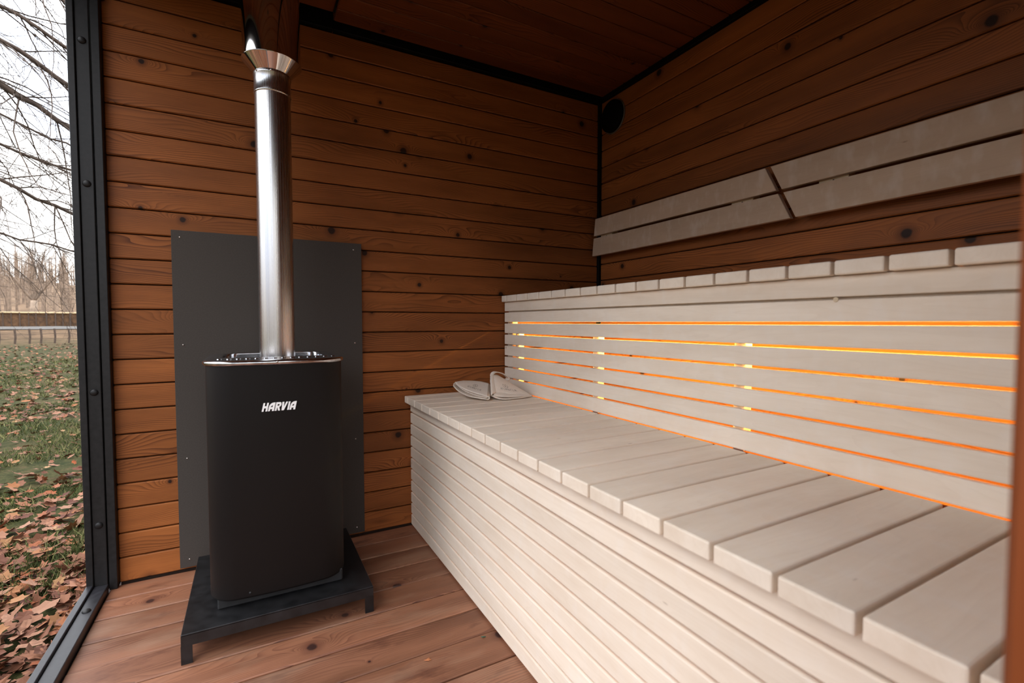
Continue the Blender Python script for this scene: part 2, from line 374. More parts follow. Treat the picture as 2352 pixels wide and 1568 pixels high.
# small round wood plugs
for (x, y, z, p) in ((1.1935, 2.262, .865, ub), (.673, 2.262, .315, lb), (1.1935, .62, 1.0525, ub)):
    bm = lathe(bmesh.new(), [(.006, 0), (.0055, .001), (.0001, .0012)], 14)
    o = obj('plug', bm, M['batten'], p, Matrix.Translation((x, y, z)) @ Matrix.Rotation(R(-90), 4, 'Y'))
# LED strip under the upper bench
led = obj('led_strip', B(1.244, 1.254, .12, 2.20, 1.024, 1.0285), M['led'])
tag(led, 'glowing orange light strip under the upper bench seat', 'light strip')
for (xx, zz, pw, rx) in ((1.258, 1.026, LED_POWER, 0), ):
    ld = bpy.data.lights.new('led_light', 'AREA'); ld.shape = 'RECTANGLE'; ld.size = .02; ld.size_y = 2.04; ld.energy = pw; ld.color = (1, .64, .13)
    lo = bpy.data.objects.new('led_light', ld); COL.objects.link(lo); lo.location = (xx, 1.15, zz); lo.rotation_euler = (0, R(-18), 0)

# ================================================================== BACKREST
br = thing('backrest', 'pair of pale two-slat backrests on dark wall above the upper bench', 'backrest', (1.80, 1.2, 1.5))
def slanted(y0t, y0b, y1t, y1b, zt, zb, xf=1.775, T=.022):
    bm = bmesh.new()
    q = [(y0t, zt), (y0b, zb), (y1b, zb), (y1t, zt)]
    f = [bm.verts.new((xf, y, z)) for y, z in q]; b = [bm.verts.new((xf+T, y, z)) for y, z in q]
    bm.faces.new(f); bm.faces.new(b[::-1])
    for i in range(4): bm.faces.new((f[i], b[i], b[(i+1) % 4], f[(i+1) % 4]))
    bmesh.ops.recalc_face_normals(bm, faces=bm.faces); bmesh.ops.bevel(bm, geom=list(bm.edges), offset=.0015, segments=1, affect='EDGES')
    c = Vector((xf, (y0t+y1t)/2, (zt+zb)/2)); mw = Matrix.Translation(c) @ R_right.to_4x4()
    bm.transform(mw.inverted()); return bm, mw
def yl(z, top, bot): return bot + (top-bot)*(z-1.389)/(1.602-1.389)
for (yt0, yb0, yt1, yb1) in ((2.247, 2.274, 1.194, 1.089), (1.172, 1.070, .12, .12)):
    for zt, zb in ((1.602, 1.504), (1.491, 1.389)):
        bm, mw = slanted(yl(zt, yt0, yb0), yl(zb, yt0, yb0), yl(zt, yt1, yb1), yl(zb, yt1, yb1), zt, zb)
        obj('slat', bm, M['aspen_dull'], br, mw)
for y0, y1 in ((2.122, 2.222), (1.257, 1.357), (.903, 1.001), (.2, .3)):
    obj('mounting_block', B(1.7975, 1.8395, y0, y1, 1.41, 1.58, bev=.001), M['batten'], br)
    obj('screw', lathe(bmesh.new(), [(.003, 0), (.002, .0012), (.0001, .0014)], 10), M['iron'], br, Matrix.Translation((1.7975, (y0+y1)/2, 1.4975)) @ Matrix.Rotation(R(-90), 4, 'Y'))

# ================================================================== VENT in the corner
vt = thing('air_vent', 'round black air vent cap high in the far corner under ceiling', 'vent', (1.84, 2.165, 2.17))
bm = lathe(bmesh.new(), [(.088, 0), (.088, .022), (.080, .028), (.0001, .028)], 48)
obj('cover', bm, M['cap'], vt, Matrix.Translation((1.8395, 2.165, 2.172)) @ Matrix.Rotation(R(-90), 4, 'Y'), True)
bm = lathe(bmesh.new(), [(.0885, 0), (.0945, 0), (.0945, .004), (.0885, .006)], 48)
obj('rim', bm, M['caprim'], vt, Matrix.Translation((1.8395, 2.165, 2.172)) @ Matrix.Rotation(R(-90), 4, 'Y'), True)

# ================================================================== HEAT SHIELD
hs = thing('heat_shield', 'tall flat charcoal heat shield board screwed to wall behind the stove', 'heat shield', (.09, 2.27, .7))
obj('board', B(-.268, .4475, 2.268, 2.276, .021, 1.358, bev=.0008), M['shield'], hs)
for x, z in ((-.24, 1.331), (.413, 1.329), (-.238, .911), (.414, .906), (-.235, .46), (.412, .463), (-.236, .053), (.413, .048), (.09, 1.335)):
    obj('screw', lathe(bmesh.new(), [(.0032, 0), (.0028, .0012), (.0001, .002)], 10), M['screw'], hs, Matrix.Translation((x, 2.268, z)) @ Matrix.Rotation(R(90), 4, 'X'), True)
for x, z in ((-.22, 1.3), (.39, 1.3), (-.22, .1), (.39, .1)):
    obj('spacer', B(x-.012, x+.012, 2.276, 2.2868, z-.012, z+.012), M['iron'], hs)

# ================================================================== STOVE TRAY
tr = thing('stove_stand', 'low black steel stand with angle legs under the stove, on wooden floor', 'stand', (.076, 1.92, 0))
x0, x1, y0, y1, zt = -.199, .352, 1.651, 2.185, .090
obj('top_plate', B(x0, x1, y0, y1, zt-.005, zt, bev=.0015), M['tray'], tr)
bm = bmesh.new(); box(bm, x0, x1, y0, y0+.004, zt-.036, zt-.0052); box(bm, x0, x1, y1-.004, y1, zt-.036, zt-.0052)
box(bm, x0, x0+.004, y0+.0042, y1-.0042, zt-.036, zt-.0052); box(bm, x1-.004, x1, y0+.0042, y1-.0042, zt-.036, zt-.0052)
obj('apron', bm, M['tray'], tr)
for sx, sy in ((x0, y0), (x1, y0), (x0, y1), (x1, y1)):
    bm = bmesh.new(); a = 1 if sx == x0 else -1; b = 1 if sy == y0 else -1
    e = .0006
    xs = sorted((sx-a*e, sx+a*.028)); yy = sorted((sy-b*e, sy+b*.004)); box(bm, xs[0], xs[1], yy[0], yy[1], 0.0005, zt-.034)
    xs = sorted((sx-a*e, sx+a*.004)); yy = sorted((sy+b*.0041, sy+b*.03)); box(bm, xs[0], xs[1], yy[0], yy[1], 0.0005, zt-.034)
    obj('leg', bm, M['tray'], tr)

# ================================================================== STOVE
SX0, SX1, SY0, SY1 = -.133, .278, 1.722, 2.150
def outline(inset=0, rc=.075, bow=.016, n=10, front=None, back=None):
    """rounded rectangle with a bowed front (towards -y)"""
    x0, x1, y0, y1 = SX0+inset, SX1-inset, SY0+inset, SY1-inset; rc = max(rc-inset, .01)
    if front is not None: y0, y1, rc, bow = SY0+front, SY1-back, .045, .0
    pts = []
    def arc(cx, cy, a0, a1):
        for i in range(n+1):
            a = R(a0+(a1-a0)*i/n); pts.append([cx+rc*math.cos(a), cy+rc*math.sin(a)])
    arc(x0+rc, y0+rc, 180, 270)
    for i in range(1, 12): pts.append([x0+rc+(x1-x0-2*rc)*i/12, y0])
    arc(x1-rc, y0+rc, 270, 360)
    arc(x1-rc, y1-rc, 0, 90)
    for i in range(1, 12): pts.append([x1-rc-(x1-x0-2*rc)*i/12, y1])
    arc(x0+rc, y1-rc, 90, 180)
    cx = (x0+x1)/2; hw = (x1-x0)/2
    for p in pts:
        t = (p[0]-cx)/hw
        if p[1] < y0+rc+.001: p[1] -= bow*(1-t*t)*(1-(p[1]-y0)/rc*1.0 if p[1] > y0 else 1)
    return pts
def loft(secs, cap0=False, cap1=False):
    bm = bmesh.new(); prev = None; first = None
    for pts, z in secs:
        ring = [bm.verts.new((p[0], p[1], z)) for p in pts]
        if prev:
            for i in range(len(ring)): bm.faces.new((prev[i], prev[(i+1) % len(ring)], ring[(i+1) % len(ring)], ring[i]))
        else: first = ring
        prev = ring
    if cap0: bm.faces.new(first[::-1])
    if cap1: bm.faces.new(prev)
    return bm
st = thing('sauna_stove', 'tall matt black wood-burning sauna stove with bright steel top rim', 'stove', (.0725, 1.93, .09))
ZB, ZT = .121, .872
obj('body', loft([(outline(.012), ZB+.012), (outline(.006), ZB), (outline(.001), ZB+.002), (outline(0), ZB+.008), (outline(0), ZT)], cap0=True), M['stove'], st, smooth=True)
bm = bmesh.new(); box(bm, -.112, .266, 1.742, 2.13, .0902, .132, bev=.004)
obj('base_frame', bm, M['iron'], st)
ZR = .880
IN = dict(front=.132, back=.040)
sec = [(outline(.008), ZT-.012), (outline(-.006), ZT-.005), (outline(-.008), ZT+.001), (outline(-.006), ZR-.003), (outline(-.001), ZR), (outline(.010), ZR+.001), (outline(.036, **IN), ZR+.001), (outline(.040, **IN), ZR-.002), (outline(.040, **IN), ZR-.028)]
obj('top_rim', loft(sec), M['rim'], st, smooth=True)
obj('firebox_top', loft([(outline(.035, **IN), ZR-.035), (outline(.037, **IN), ZR-.030)], cap1=True, cap0=True), M['iron'], st)
# row of punched dimples along the front of the rim, screws
ol = outline(.082)
for i in range(14):
    x = -.094 + i*(.346/13)
    bm = lathe(bmesh.new(), [(.0080, 0), (.0070, .0016), (.0055, .0018), (.0040, .0002)], 18)
    obj('dimple_ring', bm, M['rim'], st, Matrix.Translation((x, SY0+.078-.010*(1-((x-.0725)/.2)**2), ZR+.0008)), True)
    bm = lathe(bmesh.new(), [(.0042, 0), (.0001, .0001)], 14)
    obj('air_hole', bm, M['cap'], st, Matrix.Translation((x, SY0+.078-.010*(1-((x-.0725)/.2)**2), ZR+.0015)))
for x, z in ((-.02, .139), (.095, .142)):
    obj('screw', lathe(bmesh.new(), [(.004, 0), (.0035, .002), (.0001, .003)], 12), M['iron'], st, Matrix.Translation((x, SY0-.0125, z)) @ Matrix.Rotation(R(90), 4, 'X'), True)
obj('screw', lathe(bmesh.new(), [(.003, 0), (.0025, .002), (.0001, .0028)], 12), M['screw'], st, Matrix.Translation((.07, SY0-.0245, ZR-.006)) @ Matrix.Rotation(R(90), 4, 'X'), True)
# stones seen in the recess
# lettering
LET = {
 'H': ([[(0, 0), (0, 1), (.24, 1), (.24, .62), (.50, .62), (.50, 1), (.74, 1), (.74, 0), (.50, 0), (.50, .38), (.24, .38), (.24, 0)]], .80),
 'A': ([[(0, 0), (0, .45), (.05, .68), (.16, .85), (.34, .96), (.55, 1), (.80, 1), (.80, 0), (.52, 0), (.52, .24), (.25, .24), (.25, 0)], [(.25, .47), (.30, .58), (.42, .67), (.52, .69), (.52, .47)]], .86),
 'R': ([[(0, 0), (0, 1), (.56, 1), (.70, .94), (.76, .82), (.76, .62), (.66, .48), (.54, .44), (.74, 0), (.46, 0), (.30, .36), (.25, .36), (.25, 0)], [(.25, .58), (.25, .78), (.46, .78), (.51, .73), (.51, .63), (.46, .58)]], .80),
 'V': ([[(.0, 1), (.26, 1), (.33, .42), (.52, 1), (.79, 1), (.42, 0), (.10, 0)]], .84),
 'I': ([[(0, 0), (0, 1), (.25, 1), (.25, 0)]], .31)}
def word(txt, h, depth, shear):
    cu = bpy.data.curves.new('w', 'CURVE'); cu.dimensions = '2D'; cu.fill_mode = 'BOTH'; cu.extrude = depth; x = 0
    for c in txt:
        sp_, adv = LET[c]
        for s in sp_:
            sl = cu.splines.new('POLY'); sl.points.add(len(s)-1); sl.use_cyclic_u = True
            for q, (px, py) in zip(sl.points, s): q.co = ((x+px*.95+py*shear)*h, py*h, 0, 1)
        x += adv
    o = bpy.data.objects.new('w', cu); me = bpy.data.meshes.new_from_object(o); bpy.data.objects.remove(o); return me, x*h
me, wl = word('HARVIA', .0268, .0014, .26); me.materials.append(M['logo'])
sxx = .099/wl
o = link('emblem', me); place(o, st, Matrix.Translation((.0225, SY0-.0172, .7165)) @ Matrix.Rotation(R(-1.0), 4, 'Z') @ Matrix.Rotation(R(90), 4, 'X') @ Matrix.Diagonal((sxx, 1, 1, 1)))
o['label'] = 'silver slanted lettering on stove front'

# ================================================================== CHIMNEY
PX, PY, PR = .084, 2.0, .0600
ch = thing('chimney_pipe', 'shiny stainless flue pipe rising from the stove to the ceiling', 'chimney', (PX, PY, .85))
def lat(name, prof, mat, n=96):
    o = obj(name, lathe(bmesh.new(), prof, n), mat, ch, Matrix.Translation((PX, PY, 0)), True); return o
lat('lower_pipe', [(PR, .851), (PR, 1.828)], M['pipe'])
lat('pipe_collar', [(PR, 1.8275), (PR+.0022, 1.829), (PR+.0030, 1.832), (PR+.0022, 1.835), (PR+.0012, 1.836), (PR+.0012, 1.890), (PR+.0030, 1.893), (PR+.0035, 1.898), (PR+.0020, 1.903)], M['pipe'])
lat('flared_cone', [(PR+.001, 1.9035), (.0985, 1.944), (.1000, 1.9455), (.1000, 1.9475), (.0975, 1.948)], M['chrome'])
lat('insulated_pipe', [(.0965, 1.9475), (.0965, 2.36)], M['chrome'])
for a in (215, 265):
    p = Vector((PX+(PR+.003)*math.cos(R(a)), PY+(PR+.003)*math.sin(R(a)), 1.897))
    obj('rivet', lathe(bmesh.new(), [(.004, 0), (.003, .002), (.0001, .003)], 10), M['chrome'], ch, Matrix.Translation(p) @ Matrix.Rotation(R(a), 4, 'Z') @ Matrix.Rotation(R(90), 4, 'Y'), True)

# ================================================================== FELT HATS
def catm(P, u):
    n = len(P)-1; t = u*n; i = min(int(t), n-1); f = t-i
    p0 = Vector(P[max(i-1, 0)]); p1 = Vector(P[i]); p2 = Vector(P[i+1]); p3 = Vector(P[min(i+2, n)])
    return .5*((2*p1)+(-p0+p2)*f+(2*p0-5*p1+4*p2-p3)*f*f+(-p0+3*p1-3*p2+p3)*f**3)
def flap(name, mouth, ridge, parent, sag=0, th=.0038, nu=26, nv=14):
    bm = bmesh.new(); grid = []
    for a in range(nu+1):
        row = []
        for b in range(nv+1):
            u, v = a/nu, b/nv
            p = catm(mouth, u).lerp(catm(ridge, u), v); p.z += sag*math.sin(math.pi*v)*math.sin(math.pi*u)
            p.z = max(p.z, .6475)
            row.append(bm.verts.new(p))
        grid.append(row)
    for a in range(nu):
        for b in range(nv): bm.faces.new((grid[a][b], grid[a+1][b], grid[a+1][b+1], grid[a][b+1]))
    o = obj(name, bm, M['hat'], parent, smooth=True)
    s = o.modifiers.new('s', 'SOLIDIFY'); s.thickness = th; s.offset = 0
    return o
h1 = thing('sauna_hat', 'left undyed felt sauna hat lying flat, folded, with small grey print', 'hat', (.95, 2.05, .645), 'felt hats on the lower bench')
# closed pouch: upper flap + lower flap meeting at both side folds
flap('upper_flap', [(.866, 2.175, .708), (.871, 2.10, .688), (.899, 2.03, .673), (.937, 1.953, .662)], [(.925, 2.215, .707), (.965, 2.20, .706), (1.0, 2.17, .704), (1.022, 2.12, .699)], h1, .004)
flap('inner_fold', [(.866, 2.170, .702), (.878, 2.095, .677), (.906, 2.03, .662), (.937, 1.958, .657)], [(.925, 2.214, .702), (.965, 2.20, .70), (1.0, 2.17, .698), (1.022, 2.12, .693)], h1, 0)
flap('lower_flap', [(.848, 2.15, .694), (.850, 2.09, .676), (.870, 2.01, .661), (.930, 1.945, .651)], [(.92, 2.20, .670), (.96, 2.19, .660), (1.0, 2.16, .655), (1.02, 2.12, .655)], h1, 0)
flap('fold_edge', [(.848, 2.15, .692), (.852, 2.16, .699), (.858, 2.17, .703), (.866, 2.175, .706)], [(.92, 2.20, .668), (.925, 2.21, .68), (.925, 2.214, .695), (.925, 2.215, .705)], h1, 0)
flap('fold_edge', [(.930, 1.945, .650), (.938, 1.944, .652), (.942, 1.947, .657), (.937, 1.953, .661)], [(1.02, 2.12, .655), (1.032, 2.12, .668), (1.032, 2.12, .685), (1.022, 2.12, .698)], h1, 0)
h2 = thing('sauna_hat', 'right undyed felt sauna hat with raised tip and hanging loop', 'hat', (1.06, 2.0, .645), 'felt hats on the lower bench')
flap('upper_flap', [(.974, 1.985, .668), (1.016, 1.98, .670), (1.078, 1.965, .659), (1.165, 1.955, .650)], [(1.014, 2.08, .744), (1.022, 2.083, .745), (1.036, 2.087, .744), (1.049, 2.09, .741)], h2, .008)
flap('inner_fold', [(.972, 1.975, .661), (1.016, 1.95, .655), (1.085, 1.945, .652), (1.165, 1.952, .649)], [(1.014, 2.085, .738), (1.022, 2.088, .738), (1.036, 2.092, .737), (1.049, 2.095, .735)], h2, -.01)
flap('lower_flap', [(.964, 1.985, .658), (.980, 1.938, .651), (1.02, 1.922, .648), (1.108, 1.933, .648), (1.164, 1.95, .648)], [(1.010, 2.09, .720), (1.03, 2.11, .70), (1.06, 2.13, .68), (1.09, 2.13, .67), (1.11, 2.11, .66)], h2, -.012)
flap('seam_strip', [(.962, 1.983, .659), (.962, 1.978, .664), (.967, 1.978, .669), (.985, 1.983, .672)], [(1.005, 2.078, .735), (1.006, 2.076, .742), (1.010, 2.078, .747), (1.020, 2.08, .748)], h2, .003)
bm = bmesh.new(); L = [(1.012, 2.080, .738), (1.019, 2.084, .751), (1.039, 2.09, .757), (1.076, 2.098, .748), (1.105, 2.10, .730), (1.114, 2.098, .716), (1.100, 2.09, .708)]
n = 30; prev = None
for i in range(n+1):
    p = catm(L, i/n); d = (catm(L, min(i/n+.02, 1))-catm(L, max(i/n-.02, 0))).normalized(); wv = Vector((-.3, 1, .1)).normalized(); nn = d.cross(wv).normalized()
    q = [bm.verts.new(p+wv*a*.010+nn*b*.0022) for a, b in ((-1, -1), (1, -1), (1, 1), (-1, 1))]
    if prev:
        for k in range(4): bm.faces.new((prev[k], prev[(k+1) % 4], q[(k+1) % 4], q[k]))
    else: bm.faces.new(q[::-1])
    prev = q
bm.faces.new(prev); obj('hanging_loop', bm, M['hat'], h2, smooth=False)
for c_ in h2.children: c_.matrix_basis = Matrix.Translation((.006, 0, 0)) @ c_.matrix_basis
def prints(parent, mouth, ridge, sag, u0, v0, du, dv, flip, dx=0):
    """small blurred mark on the upper flap: a curl emblem above a row of tiny letter-like marks"""
    bm = bmesh.new()
    def S(u, v):
        a = catm(mouth, u).lerp(catm(ridge, u), v); a.z += sag*math.sin(math.pi*v)*math.sin(math.pi*u) + .0026; a.x += dx; return a
    def q(a0, a1, b0, b1):
        bm.faces.new([bm.verts.new(S(u0+du*a, v0+dv*b)) for a, b in ((a0, b0), (a1, b0), (a1, b1), (a0, b1))])
    rs = random.Random(3)
    for i in range(9):
        a = -.5+i*.115; q(a, a+.02, 0, .26)
        if i in (0, 3, 5, 8): q(a+.02, a+.07, .11, .15)
        if i in (1, 4, 6): q(a+.02, a+.07, .22, .26)
        if i in (2, 5, 7): q(a+.02, a+.07, 0, .04)
        if i in (0, 3, 4, 8): q(a+.06, a+.08, 0, .26)
    for cx in (-.09, .09):
        for k in range(14):
            t = k*.45; a, b = cx+.085*math.cos(t), .62+.20*math.sin(t); q(a-.014, a+.014, b-.035, b+.035)
    return obj('print', bm, M['print'], parent)
prints(h1, [(.866, 2.175, .708), (.871, 2.10, .688), (.899, 2.03, .673), (.937, 1.953, .662)], [(.925, 2.215, .707), (.965, 2.20, .706), (1.0, 2.17, .704), (1.022, 2.12, .699)], .004, .62, .22, .36, .42, 1)
prints(h2, [(.974, 1.985, .668), (1.016, 1.98, .670), (1.078, 1.965, .659), (1.165, 1.955, .650)], [(1.014, 2.08, .744), (1.022, 2.083, .745), (1.036, 2.087, .744), (1.049, 2.09, .741)], .008, .56, .13, .42, .30, 1, .006)

# scraps on the floor
M['scrap'] = plain('dry_leaf_scrap', (.45, .16, .06), .7); M['green'] = plain('green_scrap', (.03, .08, .04), .6)
def scrap(x, y, s, mat, label, cat, seed, nm):
    rq = random.Random(seed); bm = bmesh.new(); n = 9; c = bm.verts.new((0, 0, .0035))
    rg = [bm.verts.new((s*rq.uniform(.5, 1.2)*math.cos(6.283*i/n), s*.55*rq.uniform(.5, 1.2)*math.sin(6.283*i/n), rq.uniform(.0005, .004))) for i in range(n)]
    for i in range(n): bm.faces.new((c, rg[i], rg[(i+1) % n]))
    o = obj(nm, bm, mat, None, Matrix.Translation((x, y, .0003)) @ Matrix.Rotation(-.4, 4, 'Z')); so = o.modifiers.new('s', 'SOLIDIFY'); so.thickness = .0006
    tag(o, label, cat)
scrap(.440, 1.330, .012, M['scrap'], 'small orange scrap of dry leaf on floorboards before the bench', 'leaf scrap', 4, 'leaf_scrap')
scrap(.628, 1.345, .009, M['green'], 'tiny green scrap on floor right beside the low bench', 'scrap', 9, 'green_scrap')
# ================================================================== OUTDOORS
def terr(x, y):
    d = math.hypot(x, y)
    pts = [(0, -.2), (7, -.2), (28, .12), (33, .50), (38, .72), (41, .74), (55, 1.2), (80, 3.2), (110, 6.6), (150, 10.3), (200, 12), (420, 14)]
    for (a, za), (b, zb) in zip(pts, pts[1:]):
        if d <= b: z = za+(zb-za)*(d-a)/(b-a); break
    else: z = 14
    if d > 55: z += (noise.noise(Vector((x*.03, y*.03, 0))))*min((d-55)*.05, 3.5) + (d-55)*.008*(-math.degrees(math.atan2(x, y))-16)*.35*(1 if -40 < math.degrees(math.atan2(x, y)) < 5 else 0)
    z += .02*noise.noise(Vector((x*1.3, y*1.3, 0)))
    return z
def polar_grid(rs, a0, a1, na, dz=0):
    bm = bmesh.new(); g = []
    for r in rs: g.append([bm.verts.new((r*math.sin(R(a0+(a1-a0)*k/na)), r*math.cos(R(a0+(a1-a0)*k/na)), terr(r*math.sin(R(a0+(a1-a0)*k/na)), r*math.cos(R(a0+(a1-a0)*k/na)))+dz)) for k in range(na+1)])
    for a, b in zip(g, g[1:]):
        for k in range(na): bm.faces.new((a[k], b[k], b[k+1], a[k+1]))
    return bm
lawn = struct('lawn')
rs = [.05, .8, 1.6, 2.4, 3.2, 4, 5, 6, 7, 8.5, 10, 12, 15, 18, 22, 26, 28, 30, 33, 36, 38, 41, 45, 50, 55, 62, 70, 80, 95, 110, 130, 150, 200, 300, 420]
bm = polar_grid(rs, -180, 180, 180); bmesh.ops.remove_doubles(bm, verts=bm.verts, dist=.0001)
obj('ground', bm, M['ground'], lawn, smooth=True)
pth = obj('gravel_path', polar_grid([35.2, 38.0], -60, 30, 120, .05), M['path']); pth['kind'] = 'structure'
# fallen leaves
def leaf_mesh(k):
    rr = random.Random(k); bm = bmesh.new(); n = 12; c = bm.verts.new((0, 0, .006)); ring = []
    curl = rr.uniform(.15, .5)
    for i in range(n):
        a = 2*math.pi*i/n; r = (.5+.28*(i % 2)+rr.uniform(-.1, .1)) * (1.25 if i == 0 else 1); x, y = r*math.cos(a)*1.25, r*math.sin(a)*.8
        ring.append(bm.verts.new((x, y, curl*(y*y)+.18*x*x*rr.uniform(-.2, 1))))
    for i in range(n): bm.faces.new((c, ring[i], ring[(i+1) % n]))
    return mesh(bm, 'leaf')
LM = [leaf_mesh(k) for k in range(8)]
for m_ in LM: m_.materials.append(M['leaf'])
def leafpos(r0, r1, a0, a1):
    r = r0+(r1-r0)*random.random()**1.2; a = R(random.uniform(a0, a1)); return r*math.sin(a), r*math.cos(a)
cnt = 0
while cnt < 298:
    x, y = leafpos(1.75, 5.2, -20.5, -12.3)
    if x > -.64: continue
    if y > 3.5 and random.random() < .3: continue
    s = random.uniform(.032, .056)
    mw = Matrix.Translation((x, y, terr(x, y)+random.uniform(.018, .045))) @ Matrix.Rotation(random.uniform(0, 6.28), 4, 'Z') @ Matrix.Rotation(random.gauss(0, .38), 4, 'X') @ Matrix.Rotation(random.gauss(0, .38), 4, 'Y') @ Matrix.Scale(s, 4)
    o = bpy.data.objects.new('leaf', LM[cnt % 8]); COL.objects.link(o); place(o, lawn, mw); cnt += 1
vs, fs = [], []
src = [([tuple(v.co) for v in m_.vertices], [tuple(p.vertices) for p in m_.polygons]) for m_ in LM]
def addleaf(x, y, s):
    V, F = random.choice(src); mw = Matrix.Translation((x, y, terr(x, y)+random.uniform(.004, .03))) @ Matrix.Rotation(random.uniform(0, 6.28), 4, 'Z') @ Matrix.Rotation(random.gauss(0, .3), 4, 'X') @ Matrix.Rotation(random.gauss(0, .3), 4, 'Y') @ Matrix.Scale(s, 4)
    b = len(vs); vs.extend([tuple(mw @ Vector(v)) for v in V]); fs.extend([tuple(i+b for i in f) for f in F])
k = 0
while k < 7000:
    x, y = leafpos(1.0, 9, -75, -5)
    if x > -.62: continue
    dd_ = math.hypot(x, y)
    if random.random() < (.05 if dd_ < 3 else .45 if dd_ < 4.2 else .82): continue
    addleaf(x, y, random.uniform(.026, .048)); k += 1
k = 0
while k < 4200:
    x, y = leafpos(8, 27, -32, -8); addleaf(x, y, random.uniform(.035, .06)); k += 1
me = bpy.data.meshes.new('leaf_litter'); me.from_pydata(vs, [], fs); me.materials.append(M['leaf'])
o = link('leaf_litter', me); place(o, lawn, Matrix()); o['kind'] = 'stuff'
vs, fs = [], []
for k in range(85000):
    r = 1.6+17*random.random()**1.5; a = R(random.uniform(-42, -8)); x, y = r*math.sin(a), r*math.cos(a)
    if x > -.60: continue
    n_ = noise.noise(Vector((x*1.1, y*1.1, 4)))
    if n_ < -.12+(.1 if r < 4 else 0): continue
    z = terr(x, y); h = random.uniform(.02, .06)*(1+n_); w = .0022*(1+r*.12); t = random.uniform(0, 6.28); l = random.uniform(.2, 1.2)*h; d2 = random.uniform(0, 6.28)
    b = len(vs); vs += [(x-w*math.cos(t), y-w*math.sin(t), z), (x+w*math.cos(t), y+w*math.sin(t), z), (x+l*math.cos(d2), y+l*math.sin(d2), z+h)]; fs.append((b, b+1, b+2))
me = bpy.data.meshes.new('grass_blades'); me.from_pydata(vs, [], fs); me.materials.append(M['grass'])
o = link('grass_blades', me); place(o, lawn, Matrix()); o['kind'] = 'stuff'

def pol(az, d, z): return Vector((d*math.sin(R(az)), d*math.cos(R(az)), z))
# reed screen fence beyond the path
rf = thing('screen_fence', 'long brown screen fence with pale top rail at wood edge', 'fence', pol(-16, 41, .74))
bm = bmesh.new(); A = [(-60+.25*i) for i in range(0, 361)]
for a, b in zip(A, A[1:]):
    p, q = pol(a, 41, 0), pol(b, 41, 0); zp = terr(p.x, p.y)-.1
    dr = (q-p).normalized(); nn = Vector((-dr.y, dr.x, 0))*.02
    v = [bm.verts.new(w) for w in (p-nn+Vector((0, 0, zp)), q-nn+Vector((0, 0, zp)), q+nn+Vector((0, 0, zp)), p+nn+Vector((0, 0, zp)), p-nn+Vector((0, 0, 1.54)), q-nn+Vector((0, 0, 1.54)), q+nn+Vector((0, 0, 1.54)), p+nn+Vector((0, 0, 1.54)))]
    for f in ((0, 1, 5, 4), (2, 3, 7, 6), (4, 5, 6, 7), (1, 2, 6, 5), (3, 0, 4, 7)): bm.faces.new([v[i] for i in f])
obj('screen_panel', bm, M['reed'], rf)
bm = bmesh.new()
for a, b in zip(A[::4], A[4::4]): tube(bm, [pol(a, 40.93, 1.58), pol(b+.05, 40.93, 1.58)], .05, 5)
obj('top_rail', bm, M['reedtop'], rf)
for i in range(34):
    a = -24+i*.52+random.uniform(-.1, .1); p = pol(a, 40.9, 0)
    obj('post', tube(bmesh.new(), [(p.x, p.y, .6), (p.x, p.y, 1.6)], random.uniform(.02, .045), 5), M['bark'], rf)
# thin posts of the wire fence
wfn = thing('wire_fence', 'low wire fence on thin dark posts at lawn edge', 'fence', pol(-16.7, 28, .12))
az = [-17.6, -16.74, -16.05, -15.2, -14.3, -13.3, -18.5, -19.4, -20.4]
for a in az:
    p = pol(a, 28, 0); z0 = terr(p.x, p.y)
    obj('post', tube(bmesh.new(), [(p.x, p.y, z0-.05), (p.x+.03, p.y, z0+.3), (p.x+.01, p.y, z0+.62)], .035, 6), M['bark'], wfn)
bm = bmesh.new()
for h in (.2, .4, .58):
    sa = sorted(az); tube(bm, [pol(a, 28, .12+h) for a in sa], .006, 4)
obj('wire', bm, M['bark'], wfn)

# trees -------------------------------------------------------------
def grow(bm, p, d, L, r, depth, rr, droop=.0, seg=6, kids=6, spread=.8, sides=4, wob=.16):
    pts, rad = [p.copy()], [r]; d = d.normalized(); kp = []
    for i in range(seg):
        d = (d+Vector((rr.gauss(0, wob), rr.gauss(0, wob), rr.gauss(0, wob)-droop))).normalized()
        pts.append(pts[-1]+d*L/seg); rad.append(r*(1-.8*(i+1)/seg)); kp.append((pts[-1].copy(), d.copy(), rad[-1]))
    tube(bm, pts, rad, sides, cap=False)
    if depth > 0:
        for k in range(kids):
            q, dd, rq = kp[rr.randrange(0, len(kp))]
            nd = (dd+Vector((rr.gauss(0, spread), rr.gauss(0, spread), rr.gauss(0, spread)))*1.0).normalized()
            grow(bm, q, nd, L*rr.uniform(.3, .6), max(rq*.6, .0019), depth-1, rr, droop, max(3, seg-2), max(3, kids-1), spread, 3 if depth < 2 else sides, wob)
    return bm
nt_ = thing('bare_tree', 'near leafless tree whose dark drooping branches cross the sky', 'tree', (-4.6, 6.8, -.2))
T0 = Vector((-4.6, 6.8, 0))
tube_pts = [T0+Vector((0, 0, -.4)), T0+Vector((.03, 0, 1.2)), T0+Vector((0, .05, 3)), T0+Vector((.1, 0, 5)), T0+Vector((.15, .1, 7.2))]
obj('trunk', tube(bmesh.new(), tube_pts, [.19, .16, .13, .09, .04], 12), M['bark'], nt_, smooth=True)
rr = random.Random(11)
